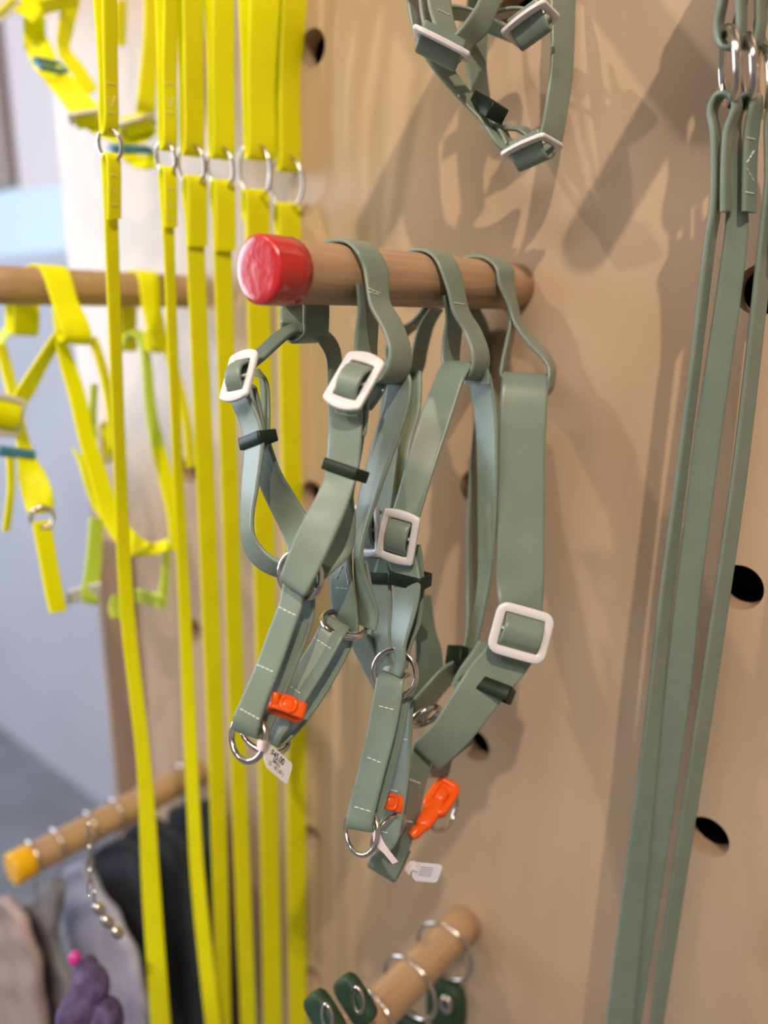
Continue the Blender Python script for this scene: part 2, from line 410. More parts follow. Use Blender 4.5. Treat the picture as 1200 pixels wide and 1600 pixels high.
# ------------------------------------------------------------------ small sage harness (nearest)
g = 'sage harnesses on the red tipped peg'
H1 = thing('dog_harness', 'small sage green rubber harness nearest the red peg tip, with two white buckles', 'harness', over(C1, on_peg(C1, 540), 90), g)
W1 = .0195
yt = on_peg(C1, 541)
saddle = ribbon('saddle_strap', H1, W1, [
 S(474, 470, 514, 470, .432), S(474, 500, 514, 500, .432), S(474, 522, 511, 521, .433), S(456, 534, 494, 533, .438), S(441, 521, 478, 522, .445), S(438, 500, 476, 502, .447), S(440, 470, 478, 472, .450),
 Wt(over(C1, yt-.012, 165), ydir(W1)), Wt(over(C1, yt-.004, 120), ydir(W1)), Wt(over(C1, yt, 88), ydir(W1)), Wt(over(C1, yt+.001, 62, PR+.0022), ydir(W1)), Wt(over(C1, yt-.0006, 34, PR+.0038), ydir(W1)), Wt(over(C1, yt+.0008, 6, PR+.0048), ydir(W1)),
 S(577, 474, 609, 471, .4075), S(598, 515, 628, 505, .405), S(608, 548, 641, 543, .403), S(603, 578, 640, 576, .404),
 S(590, 597, 626, 597, .410), S(572, 588, 606, 590, .419), S(556, 560, 590, 562, .424), S(556, 520, 590, 520, .423), S(560, 485, 592, 483, .418), S(557, 443, 587, 441, .4115)], n=8)
stitches(saddle, [(574, 450, 594, 459, 3), (575, 456, 592, 461, 2)])
# strap run through the rear loop down to the left buckle
ribbon('shoulder_strap', H1, .016, [S(535, 640, 515, 650, .452, -1), S(534, 590, 513, 600, .450, -1), S(532, 552, 511, 560, .447, -1), S(522, 528, 500, 537, .444, -1), S(500, 511, 487, 521, .441, -1), S(470, 506, 470, 520, .438, -1),
  S(451, 509, 459, 521, .435, -1), S(428, 522, 436, 540, .430, -1), S(403, 545, 412, 562, .425, -1), S(386, 562, 396, 574, .424, -1)])
buckle(H1, 374, 587, .413, (44, -9), (-17, 66), .0200, -1, bulge=.0052, bow=.0028, r=.0014, t=.0042)
# left side strap: down from the buckle round to the ring
ribbon('side_strap', H1, W1, [S(358, 600, 386, 606, .420, -1), S(362, 629, 390, 620, .419, -1), S(373, 655, 402, 645, .418, -1), S(381, 682, 411, 675, .417, -1), S(382, 712, 411, 705, .417, -1), S(378, 760, 403, 760, .418, -1), S(377, 800, 396, 800, .419, -1), S(378, 838, 396, 832, .419, -1), S(387, 868, 409, 856, .418, -1), S(408, 890, 428, 872, .416, -1), S(438, 902, 446, 879, .413, -1), S(466, 902, 470, 882, .410, -1)])
ribbon('adjuster_strap', H1, W1, [S(396, 585, 408, 588, .430, -1), S(403, 578, 414, 592, .434, -1), S(408, 600, 419, 610, .436, -1), S(410, 640, 420, 650, .434, -1), S(404, 680, 420, 680, .430, -1), S(400, 700, 424, 700, .432, -1), S(403, 750, 440, 740, .438, -1), S(425, 802, 462, 775, .444, -1), S(441, 835, 482, 810, .444, -1), S(450, 870, 494, 850, .436, -1), S(452, 905, 492, 900, .42, -1)])
ribbon('strap_tail', H1, .015, [S(392, 600, 398, 606, .426, -1), S(396, 625, 405, 632, .426, -1), S(401, 655, 411, 660, .4255, -1), S(405, 675, 414, 678, .425, -1)], th=.0028)
keeper(H1, 394, 688, .4175, (33, -13), (4, 19), .0222, -1, .0125)
# front strap with the second buckle
ribbon('side_strap', H1, W1, [S(516, 610, 567, 612, .396, -1), S(517, 640, 566, 640, .395, -1), S(516, 680, 565, 685, .394, -1), S(513, 715, 560, 735, .393, -1), S(507, 745, 552, 763, .392, -1), S(493, 777, 539, 802, .390, -1), S(475, 810, 522, 842, .388, -1), S(456, 852, 505, 878, .387, -1), S(440, 896, 480, 926, .388, -1), S(441, 905, 482, 926, .394, -1), S(458, 885, 498, 912, .401, -1), S(480, 860, 527, 888, .405, -1), S(505, 822, 550, 862, .409, -1), S(512, 790, 556, 822, .409, -1), S(508, 760, 552, 775, .408, -1), S(513, 735, 560, 735, .406, -1), S(520, 690, 568, 690, .405, -1), S(525, 640, 573, 640, .404, -1), S(535, 600, 580, 610, .402, -1)])
ribbon('strap_tail', H1, .019, [S(530, 610, 577, 617, .401, -1), S(528, 640, 576, 645, .4005, -1), S(525, 668, 573, 671, .4, -1), S(524, 678, 571, 681, .4, -1)], th=.0026)
buckle(H1, 553, 595, .386, (58, 18), (-40, 71), .0222, -1, bulge=.0048, t=.0042, bow=.0030)
keeper(H1, 533, 733, .3935, (53, 18), (-6, 18), .0225, -1, .0130)
# strap through the front loop, down the right side to the second ring
ribbon('side_strap', H1, W1, [S(545, 640, 580, 640, .412, -1), S(560, 600, 600, 612, .412, -1), S(575, 580, 612, 585, .416, -1), S(593, 576, 634, 580, .419, -1), S(603, 592, 643, 596, .418, -1), S(601, 625, 640, 630, .418, -1), S(590, 665, 628, 672, .419, -1), S(571, 735, 604, 738, .422, -1), S(561, 775, 589, 782, .424, -1), S(556, 815, 574, 825, .426, -1), S(555, 860, 565, 868, .428, -1), S(555, 905, 572, 905, .430, -1), S(559, 945, 590, 955, .432, -1), S(562, 975, 586, 985, .434, -1)])
s2 = ribbon('ring_strap', H1, W1, [S(561, 870, 573, 880, .4335, -1), S(563, 900, 578, 908, .434, -1), S(566, 930, 585, 945, .435, -1), S(570, 958, 590, 968, .436, -1), S(568, 975, 578, 992, .437, -1)])
stitches(s2, [(563, 905, 570, 950, 5), (572, 935, 567, 950, 2)])
ribbon('side_strap', H1, W1, [S(516, 640, 530, 640, .455, -1), S(512, 700, 540, 700, .452, -1), S(510, 760, 545, 765, .449, -1), S(512, 830, 548, 840, .446, -1), S(514, 900, 550, 905, .444, -1), S(517, 940, 556, 945, .444, -1), S(520, 958, 558, 990, .442, -1)])
s3 = ribbon('ring_strap', H1, W1, [S(517, 868, 546, 872, .440, -1), S(515, 900, 550, 900, .439, -1), S(518, 945, 557, 950, .438, -1), S(522, 958, 560, 985, .438, -1), S(535, 975, 552, 988, .441, -1)])
stitches(s3, [(536, 884, 525, 905, 3), (525, 918, 545, 920, 3), (540, 885, 545, 915, 3)])
ring('ring', H1, 469, 899, .400, 10, 36, 31, 1, .0019)
ring('ring', H1, 538, 975, .4345, 33, 10, 18, -1, .0020)
# chest strap, nearer half: a doubled run between ring and D-ring
cs = ribbon('chest_strap', H1, .0155, [S(455, 900, 490, 918, .404, -1), S(444, 906, 478, 922, .400, -1), S(437, 940, 471, 952, .398, -1), S(420, 985, 456, 993, .397, -1), S(401, 1037, 437, 1047, .396, -1), S(378, 1090, 416, 1100, .395, -1), S(364, 1122, 405, 1138, .395, -1), S(368, 1139, 404, 1152, .400, -1), S(384, 1128, 422, 1142, .405, -1), S(403, 1090, 439, 1104, .405, -1), S(422, 1046, 457, 1058, .405, -1), S(443, 990, 480, 1000, .406, -1), S(456, 950, 491, 960, .407, -1), S(458, 915, 492, 922, .407, -1)])
stitches(cs, [(435, 948, 463, 962, 4), (401, 1038, 428, 1050, 4), (375, 1107, 406, 1124, 5)])
ribbon('chest_strap', H1, .0145, [S(450, 965, 482, 973, .4055, -1), S(432, 1010, 468, 1020, .4048, -1), S(415, 1055, 448, 1066, .4045, -1), S(405, 1085, 436, 1096, .4045, -1)], th=.0022)
ring('d_ring', H1, 388, 1151, .4020, 2, 37, 26, 1, .0017)
# chest strap, farther half
c2 = ribbon('chest_strap', H1, .018, [S(502, 985, 528, 1003, .434, -1), S(510, 962, 546, 983, .430, -1), S(500, 976, 537, 996, .424, -1), S(488, 1000, 524, 1020, .422, -1), S(468, 1032, 503, 1056, .420, -1), S(446, 1066, 483, 1088, .418, -1), S(424, 1106, 461, 1124, .416, -1), S(408, 1140, 440, 1153, .415, -1), S(409, 1151, 438, 1166, .419, -1), S(430, 1128, 464, 1145, .425, -1), S(462, 1082, 498, 1102, .429, -1), S(490, 1034, 526, 1056, .432, -1), S(514, 993, 549, 1010, .4365, -1), S(518, 976, 550, 992, .437, -1)])
stitches(c2, [(490, 996, 518, 1014, 5), (444, 1064, 470, 1084, 5), (412, 1134, 429, 1146, 4)])
ring('d_ring', H1, 415, 1150, .417, 34, 16, 22, -1, .0016)
# orange clip round the farther chest strap
def hook_clip(parent, cx, cy, z, u, v, Lu, su, fx, fy, finger=True):
    c, a, b, n, La, Lb = frame_axes(cx, cy, z, u, v, Lu, su)
    La *= 1.08; Lb *= 1.08
    V1 = rect_ring(c-n*.0006, a, n, b, La, .010, Lb, .0022, .003, 0, 0, .0007)
    V2 = rect_ring(c+n*.0042-a*.001, a, b, n, La*.52, Lb*.98, .0030, .0022, .0035, .0003, 0, .0008)
    o = obj('clip', *merge([V1, V2]), M['orange'], parent)
    V, Fs = blob(c+n*.0036-a*.001, a, b, n, La*.20, Lb*.36, .0020, 2.3); obj('clip_button', V, Fs, M['orange'], o)
    if finger:
        p0 = P(fx, fy, z-.004)
        path = [p0, p0*.72+(c-a*La*.42+n*.004)*.28, p0*.35+(c-a*La*.42+n*.005)*.65, c-a*La*.40+n*.004+b*.001, c-a*La*.34+b*Lb*.35+n*.002]
        V, Fs = tube_verts(path, [.0014, .0026, .0024, .0021, .0014], 12); obj('clip_hook', V, Fs, M['orange'], o)
hook_clip(H1, 449, 1105, .4010, (50, 19), (-7, 23), .0182, 1, 431, 1081)
# ------------------------------------------------------------------ medium sage harness
H2 = thing('dog_harness', 'medium sage green rubber harness hanging in the middle of the peg', 'harness', over(C1, on_peg(C1, 665), 90), g)
W2 = .0205
yt = on_peg(C1, 664)
sad2 = ribbon('saddle_strap', H2, W2, [
 S(672, 483, 692, 483, .515), S(655, 510, 678, 508, .520), S(645, 545, 668, 545, .522), S(640, 575, 662, 575, .52), S(628, 585, 650, 590, .527), S(606, 560, 625, 560, .530), S(605, 540, 625, 540, .530), S(622, 515, 642, 520, .530), S(645, 500, 668, 500, .528), S(660, 470, 690, 470, .520),
 Wt(over(C1, yt-.004, 165), ydir(W2)), Wt(over(C1, yt-.002, 120), ydir(W2)), Wt(over(C1, yt, 88), ydir(W2)), Wt(over(C1, yt, 58, PR+.0022), ydir(W2)), Wt(over(C1, yt-.001, 28, PR+.0036), ydir(W2)),
 S(698, 450, 724, 448, .4610), S(708, 488, 733, 486, .462), S(725, 518, 750, 514, .463), S(737, 548, 762, 545, .460), S(738, 572, 764, 570, .461), S(728, 590, 753, 592, .467),
 S(706, 586, 732, 588, .477), S(691, 565, 718, 565, .482), S(692, 530, 720, 530, .482), S(697, 495, 724, 493, .475), S(693, 462, 716, 460, .4655)], n=8)
stitches(sad2, [(709, 473, 726, 476, 4)])
ribbon('side_strap', H2, W2, [S(725, 600, 765, 600, .475, -1), S(722, 575, 762, 576, .474, -1), S(705, 566, 742, 568, .470, -1), S(690, 571, 737, 573, .463, -1), S(680, 590, 725, 593, .458, -1), S(665, 627, 713, 630, .455, -1), S(650, 672, 701, 668, .452, -1), S(635, 722, 685, 715, .449, -1), S(627, 752, 674, 748, .448, -1), S(614, 795, 660, 795, .448, -1), S(606, 815, 652, 820, .449, -1), S(606, 835, 650, 840, .452, -1)])
ribbon('side_strap', H2, W2, [S(715, 590, 750, 585, .482, -1), S(731, 590, 764, 582, .479, -1), S(737, 625, 772, 615, .480, -1), S(743, 668, 777, 660, .481, -1), S(746, 730, 777, 730, .483, -1), S(747, 800, 775, 800, .486, -1), S(748, 860, 771, 860, .490, -1), S(747, 910, 765, 910, .495, -1), S(738, 975, 752, 975, .502, -1), S(725, 1015, 738, 1030, .510, -1), S(700, 1050, 715, 1065, .518, -1)])
buckle(H2, 622, 839, .440, (57, 17), (-12, 73), .0232, -1, bulge=.0042, t=.0042, bow=.0016)
ribbon('side_strap', H2, W2, [S(602, 860, 648, 865, .450, -1), S(607, 880, 654, 885, .449, -1), S(613, 905, 657, 910, .448, -1), S(614, 935, 654, 938, .448, -1), S(612, 970, 645, 972, .448, -1), S(608, 1005, 634, 1008, .449, -1), S(610, 1028, 632, 1042, .451, -1), S(598, 1045, 628, 1058, .455, -1)])
ribbon('adjuster_strap', H2, W2, [S(611, 860, 657, 850, .458, -1), S(616, 890, 661, 880, .458, -1), S(618, 920, 663, 920, .459, -1), S(618, 960, 658, 970, .460, -1), S(612, 1010, 642, 1010, .459, -1), S(600, 1040, 636, 1045, .458, -1)])
ribbon('side_strap', H2, W2, [S(566, 868, 610, 872, .468, -1), S(568, 905, 611, 905, .466, -1), S(572, 955, 612, 955, .464, -1), S(580, 1000, 611, 1000, .462, -1), S(588, 1030, 620, 1035, .460, -1), S(596, 1048, 632, 1055, .460, -1)])
keeper(H2, 634, 907, .4490, (52, 13), (-1, 20), .0228, -1, .0145)
keeper(H2, 590, 903, .4655, (48, 3), (0, 17), .0228, -1, .0120)
buckle(H2, 572, 828, .470, (40, 2), (2, 72), .0245, -1, bulge=.003, t=.0034)
ribbon('side_strap', H2, W2, [S(600, 560, 622, 560, .528, -1), S(594, 640, 630, 640, .515, -1), S(585, 720, 622, 720, .505, -1), S(575, 800, 612, 800, .492, -1), S(568, 860, 606, 865, .482, -1)])
ribbon('side_strap', H2, W2, [S(636, 585, 658, 580, .520, -1), S(632, 640, 656, 640, .515, -1), S(622, 700, 640, 700, .508, -1), S(600, 790, 626, 800, .50, -1), S(596, 860, 620, 870, .49, -1)])
ring('ring', H2, 617, 1052, .452, 13, 34, 33, 1, .0018)
cm = ribbon('chest_strap', H2, .0180, [S(598, 1052, 642, 1054, .459, -1), S(589, 1058, 632, 1061, .453, -1), S(585, 1080, 629, 1085, .450, -1), S(575, 1135, 619, 1140, .449, -1), S(563, 1190, 603, 1200, .448, -1), S(550, 1240, 590, 1252, .448, -1), S(541, 1278, 582, 1290, .449, -1), S(545, 1290, 585, 1296, .453, -1), S(560, 1250, 600, 1265, .457, -1), S(590, 1140, 630, 1150, .458, -1), S(600, 1075, 640, 1082, .460, -1)])
stitches(cm, [(592, 1103, 616, 1109, 3), (574, 1183, 596, 1192, 3), (553, 1260, 580, 1268, 3)])
cm2 = ribbon('chest_strap', H2, .017, [S(622, 1100, 645, 1100, .472, -1), S(615, 1160, 642, 1165, .470, -1), S(607, 1215, 638, 1222, .468, -1), S(596, 1275, 628, 1285, .466, -1), S(588, 1300, 622, 1312, .465, -1), S(588, 1318, 612, 1328, .468, -1)])
stitches(cm2, [(621, 1154, 638, 1156, 2), (610, 1234, 622, 1237, 2), (597, 1299, 607, 1302, 2)])
ring('d_ring', H2, 565, 1297, .4545, 3, 36, 25, 1, .0015)
ring('d_ring', H2, 607, 1300, .466, 22, -24, 14, 1, .0015)
hook_clip(H2, 610, 1252, .463, (38, 10), (-6, 24), .0160, 1, 602, 1220)
ribbon('side_strap', H2, W2, [S(545, 985, 575, 990, .470, -1), S(548, 1005, 580, 1000, .472, -1), S(565, 1040, 592, 1030, .474, -1), S(583, 1072, 602, 1060, .476, -1), S(600, 1100, 620, 1090, .478, -1)])
# ------------------------------------------------------------------ large sage harness
H3 = thing('dog_harness', 'large sage green rubber harness hanging closest to the board, with a wide strap', 'harness', over(C1, on_peg(C1, 748), 90), g)
W3 = .029
yt = on_peg(C1, 752)
sad3 = ribbon('saddle_strap', H3, .021, [
 S(745, 620, 765, 620, .575), S(742, 520, 766, 520, .565),
 Wt(over(C1, yt-.008, 165), ydir(.022)), Wt(over(C1, yt-.004, 120), ydir(.022)), Wt(over(C1, yt, 88), ydir(.022)), Wt(over(C1, yt+.001, 58, PR+.0022), ydir(.022)), Wt(over(C1, yt+.001, 28, PR+.0036), ydir(.022)),
 S(780, 447, 801, 443, .5085), S(794, 477, 808, 474, .511), S(804, 506, 815, 503, .510), S(824, 535, 833, 528, .505), S(846, 558, 855, 550, .498), S(857, 575, 866, 572, .496), S(857, 592, 866, 592, .495), S(852, 612, 860, 612, .497),
 S(820, 618, 840, 620, .50), S(786, 590, 792, 592, .505), S(784, 570, 793, 574, .506), S(791, 535, 799, 540, .510), S(797, 505, 804, 508, .515), S(794, 482, 803, 486, .5145)], n=8)
wide = ribbon('wide_strap', H3, W3, [S(782, 625, 856, 625, .502), S(785, 596, 859, 598, .500), S(786, 583, 859, 588, .494), S(783, 605, 857, 610, .488), S(780, 650, 854, 650, .486), S(778, 720, 851, 720, .485), S(776, 800, 851, 800, .484), S(775, 870, 850, 870, .482), S(776, 915, 850, 915, .481), S(780, 945, 848, 950, .481), S(778, 975, 850, 985, .483)])
buckle(H3, 814, 989, .472, (89, 25), (-21, 79), .0365, 1, bulge=.006, t=.0056, bow=.0003, r=.0066)
ribbon('wide_strap', H3, W3, [S(770, 990, 846, 1010, .484), S(760, 1010, 835, 1030, .485), S(738, 1035, 815, 1060, .485), S(722, 1058, 795, 1082, .484), S(701, 1092, 765, 1120, .482), S(677, 1130, 735, 1158, .481), S(650, 1158, 692, 1198, .482), S(652, 1163, 694, 1196, .488), S(680, 1138, 740, 1160, .492)])
ribbon('adjuster_strap', H3, W3, [S(748, 1000, 830, 1020, .492), S(735, 1020, 810, 1050, .4915), S(717, 1045, 792, 1075, .4905), S(705, 1070, 780, 1100, .490)])
keeper(H3, 758, 1070, .4836, (77, 30), (-9, 22), .0345, -1, .0130)
ribbon('side_strap', H3, W3, [S(747, 600, 766, 600, .54), S(738, 700, 756, 700, .54), S(732, 800, 747, 800, .54), S(731, 860, 748, 870, .54), S(731, 920, 748, 930, .54), S(728, 990, 745, 1000, .53), S(716, 1040, 730, 1050, .52)], label='shaded strap of the far side')
ribbon('side_strap', H3, W3, [S(728, 1040, 735, 1060, .520, 1), S(712, 1033, 717, 1057, .515, 1), S(690, 1045, 695, 1080, .508, 1), S(662, 1075, 668, 1115, .502, 1), S(640, 1100, 652, 1135, .50, 1)])
ribbon('side_strap', H3, W3, [S(650, 930, 672, 930, .52), S(648, 980, 680, 985, .515), S(650, 1020, 690, 1020, .51), S(645, 1070, 690, 1080, .505), S(630, 1120, 665, 1125, .50)])
keeper(H3, 723, 1026, .506, (16, 6), (-4, 30), .012, 1, .0125)
cl = ribbon('chest_strap', H3, .0225, [S(644, 1165, 680, 1180, .492), S(640, 1180, 673, 1195, .489), S(636, 1215, 664, 1228, .487), S(628, 1260, 655, 1270, .485), S(612, 1305, 642, 1318, .484), S(576, 1342, 620, 1372, .486), S(578, 1350, 622, 1372, .492), S(600, 1315, 642, 1330, .495)])
stitches(cl, [(638, 1217, 657, 1224, 3), (630, 1281, 645, 1285, 2)], rad=.0005)
ribbon('chest_strap', H3, .024, [S(680, 1170, 708, 1165, .51), S(676, 1190, 706, 1185, .51), S(668, 1215, 700, 1212, .51)])
ring('ring', H3, 665, 1120, .49, 22, -12, 9, 1, .0020)
ring('d_ring', H3, 694, 1266, .512, 12, -30, 17, 1, .0018)
# big elongated orange clip
c, a, b, n, La, Lb = frame_axes(680, 1260, .497, (62, -92), (28, 18), .050, 1)
v1 = merge([rect_ring(c+a*.008, a, b, n, .026, Lb*1.2, .007, .0042, .005, .0005, 0, .001), blob(c+a*.008-n*.001, a, b, n, .011, Lb*.5, .0022, 6)])
v2 = blob(c-a*.006, a, b, n, .013, Lb*.42, .0042, 3)
v3 = tube_verts([c-a*.012+b*.001, c-a*.017+b*.0015+n*.001, c-a*.022-b*.001+n*.001, c-a*.026-b*.002], [.0035, .0026, .0042, .0030], 12)
o = obj('clip', *merge([v1, v2, v3]), M['orange'], H3)
obj('clip_button', *blob(c+a*.008+n*.001, a, b, n, .006, Lb*.3, .004, 2.4), M['orange'], o)
# ------------------------------------------------------------------ upper sage harness
H4 = thing('dog_harness', 'sage rubber harness hanging at the top edge of the picture', 'harness', over(C7, -.07, 90))
def r4(name, W_, sts, **k): return ribbon(name, H4, W_, sts, **k)
yt = on_peg(C7, 700)
r4('wide_strap', .024, [Wt(over(C7, -.045, 90), ydir(.022)), Wt(over(C7, -.040, 20), ydir(.022)), S(856, -60, 905, -60, .475), S(860, 0, 899, 0, .476), S(862, 60, 897, 60, .478), S(860, 110, 894, 120, .479), S(852, 165, 887, 170, .478), S(842, 210, 876, 222, .476), S(820, 240, 862, 248, .478)])
r4('side_strap', .02, [S(630, -60, 648, -60, .47), S(637, 0, 652, 0, .47), S(645, 45, 662, 40, .470), S(662, 85, 684, 75, .470), S(685, 118, 703, 100, .470), S(712, 148, 727, 135, .470), S(735, 172, 748, 158, .470), S(752, 190, 768, 182, .470), S(775, 225, 795, 215, .470), S(800, 245, 830, 235, .472)])
r4('adjuster_strap', .02, [S(742, 172, 752, 166, .475), S(760, 190, 772, 182, .475), S(785, 200, 797, 196, .477), S(808, 203, 822, 200, .478), S(822, 212, 830, 210, .478)])
r4('strap_tail', .018, [S(768, 190, 776, 186, .474), S(782, 208, 790, 203, .474), S(790, 225, 797, 220, .474)])
r4('side_strap', .02, [S(735, -60, 775, -60, .50), S(727, 40, 763, 40, .50), S(727, 90, 760, 100, .50), S(735, 140, 765, 150, .495), S(742, 165, 772, 180, .485)], label='shaded strap behind the keeper')
d4 = r4('side_strap', .02, [S(765, -60, 800, -60, .445), S(748, 0, 783, 0, .444), S(733, 26, 762, 50, .443), S(712, 52, 742, 70, .442), S(694, 70, 728, 86, .441), S(690, 85, 715, 98, .445), S(672, 82, 700, 95, .452), S(662, 70, 690, 75, .456)])
f4 = r4('saddle_strap', .02, [S(660, -70, 700, -70, .452), S(668, 0, 704, 0, .452), S(676, 32, 708, 28, .451), S(686, 60, 714, 52, .450), S(690, 78, 715, 68, .452)])
stitches(f4, [(683, 15, 703, 24, 4)])
r4('strap_tail', .018, [S(655, -60, 664, -60, .462), S(656, 0, 668, 0, .46), S(662, 40, 676, 45, .46), S(670, 68, 684, 72, .46)])
r4('side_strap', .018, [S(704, 8, 704, 30, .48, 1), S(730, 12, 728, 34, .48, 1), S(765, 25, 760, 50, .478, 1), S(790, 38, 785, 60, .472, 1), S(806, 48, 800, 66, .47, 1)])
r4('adjuster_strap', .018, [S(772, 18, 770, 30, .476, 1), S(800, 12, 798, 26, .474, 1), S(825, 15, 820, 30, .472, 1), S(835, 30, 830, 45, .468, 1)])
buckle(H4, 829, 38, .452, (68, -50), (26, 24), .0245, -1, bulge=.0095, Lv=.024)
buckle(H4, 831, 234, .462, (68, -31), (32, 17), .0245, -1, bulge=.0085, Lv=.024)
buckle(H4, 690, 69, .436, (86, 44), (0, 12), .0300, 1, bulge=.0085, Lv=.024)
keeper(H4, 752, 162, .462, (30, 20), (-12, 24), .0225, -1, .0140, front=.001)
# ------------------------------------------------------------------ price tags
def tag(label, A, e1, e2, z, d1, lines, neck, m_ink):
    k = z/F; p1 = Vector((e1[0]*k, e1[1]*k)); p2 = Vector((e2[0]*k, e2[1]*k)); d2 = -(p1.dot(p2))/d1
    a = c2w(Vector((p1.x, p1.y, d1))); b = c2w(Vector((p2.x, p2.y, d2))); La, Lb = a.length, b.length
    a.normalize(); b.normalize(); n = a.cross(b); o0 = P(A[0], A[1], z)
    if n.dot(CAM-o0) < 0: n = -n
    t = thing('price_tag', label, 'tag', o0)
    r = .18*Lb; pts = []
    ch = .22*La
    poly = [(ch*.25, 0)]
    for (cx, cy, a0) in ((La-r, r, -90), (La-r, Lb-r, 0)):
        for q in range(6):
            an = math.radians(a0+q*18); poly.append((cx+r*math.cos(an), cy+r*math.sin(an)))
    poly += [(ch, Lb), (ch*.3, Lb*.82), (0, Lb*.62), (0, Lb*.25)]
    N = len(poly); V = [o0+a*x+b*y+n*h for h in (.00015, -.00015) for x, y in poly]
    Fs = [tuple(range(N)), tuple(range(N, 2*N))]+[(i, (i+1) % N, N+(i+1) % N, N+i) for i in range(N)]
    lab = obj('label_panel', V, Fs, M['paper'], t, smooth=False)
    for (txt, x, y, size, bold) in lines:
        if txt is None:
            V, Fs = [], []
            for q in range(5):
                y0 = y+q*size*1.45
                V2, F2 = [o0+a*xx+b*yy+n*.00022 for xx, yy in ((x, y0), (x+La*.46, y0), (x+La*.46, y0+size*.55), (x, y0+size*.55))], [(0, 1, 2, 3)]
                V, Fs = merge([(V, Fs), (V2, F2)])
            obj('print', V, Fs, m_ink, lab, smooth=False); continue
        cu = bpy.data.curves.new('print', 'FONT'); cu.body = txt; cu.size = size*1.4; cu.offset = bold; cu.extrude = 0
        to = bpy.data.objects.new('tmp', cu); COL.objects.link(to)
        dgx = bpy.context.evaluated_depsgraph_get(); me = bpy.data.meshes.new_from_object(to.evaluated_get(dgx))
        V = [o0+a*(x+v.co.x*.92)+b*(y-v.co.y)+n*.00022 for v in me.vertices]; Fs = [tuple(p.vertices) for p in me.polygons]
        obj('print', V, Fs, m_ink, lab, smooth=False); bpy.data.objects.remove(to); bpy.data.meshes.remove(me)
    ribbon('neck', t, .006, neck, M['pink'], th=.0004)
tag('white paper price tag reading $45.00, hanging from the small harness ring', (419, 1160), (34, 47), (-7, 25), .398, .013,
    [('$45.00', .0040, .0046, .0034, .00012), ('SMALL', .0070, .0069, .0019, .00004), ('12 - 18 ( 65 )', .0045, .0094, .0020, .00005)],
    [S(403, 1157, 401, 1172, .3935, 0), S(408, 1157, 406, 1173, .3905, 0), S(414, 1158, 411, 1175, .3915, 0), S(422, 1160, 418, 1180, .3972, 0)], M['ink'])
tag('white paper price tag with faint grey print hanging below the large harness', (649, 1347), (44, 9), (-9, 33), .482, .004,
    [(None, .0045, .0028, .0011, 0)], [S(632, 1358, 640, 1368, .484, 0), S(640, 1346, 644, 1360, .482, 0), S(650, 1346, 652, 1362, .482, 0)], M['greyink'])
t = thing('price_tag', 'pale folded tag strip looped on the medium harness D-ring', 'tag', P(588, 1310, .447))
ribbon('neck', t, .006, [S(583, 1300, 594, 1298, .447, 0), S(584, 1318, 598, 1312, .446, 0), S(600, 1334, 608, 1328, .446, 0), S(613, 1350, 622, 1346, .447, 0)], M['pink'], th=.0005)
# ------------------------------------------------------------------ yellow leashes
ylab = ['narrow yellow leash leftmost of the row, hanging clear of the others', 'thin yellow leash, second from the left of the row', 'yellow leash third from the left of the row',
        'yellow leash fourth from the left, just left of the red peg tip', 'broad yellow leash hanging behind the red peg tip', 'broad yellow leash at the right of the row, closest to the plywood']
# upper (xL,xR at y0), loop bottom y; ring (cx,cy,half width,half height); lower stations (y,L,R); tail y; W
YD = [
 ((160, 182), (162, 184), 212, (172, 226, 17, 23), 241, [(300, 164, 187), (400, 165, 186), (700, 177, 196), (950, 187, 210), (1200, 214, 237), (1400, 222, 252), (1640, 238, 270)], 342, .0125),
 ((256, 276), (254, 276), 235, (259, 247, 14, 24), 262, [(320, 253, 275), (400, 256, 273), (550, 262, 278), (700, 269, 284), (1000, 281, 301), (1225, 290, 311), (1400, 300, 323), (1640, 325, 350)], 355, .0115),
 ((286, 318), (288, 318), 243, (299, 257, 20, 30), 276, [(330, 290, 322), (400, 292, 320), (1000, 318, 345), (1337, 331, 355), (1640, 340, 362)], 385, .0185),
 ((332, 366), (332, 366), 248, (344, 262, 20, 30), 282, [(330, 333, 366), (400, 334, 362), (1000, 354, 379), (1337, 366, 390), (1640, 378, 402)], 392, .0190),
 ((390, 438), (388, 430), 250, (398, 266, 24, 40), 297, [(340, 382, 420), (400, 385, 420), (1000, 400, 432), (1337, 408, 436), (1640, 412, 442)], 430, .0265),
 ((442, 480), (438, 470), 268, (447, 284, 26, 38), 318, [(360, 433, 469), (400, 434, 468), (700, 440, 471), (1000, 450, 478), (1337, 449, 478), (1640, 452, 480)], 450, .0275)]
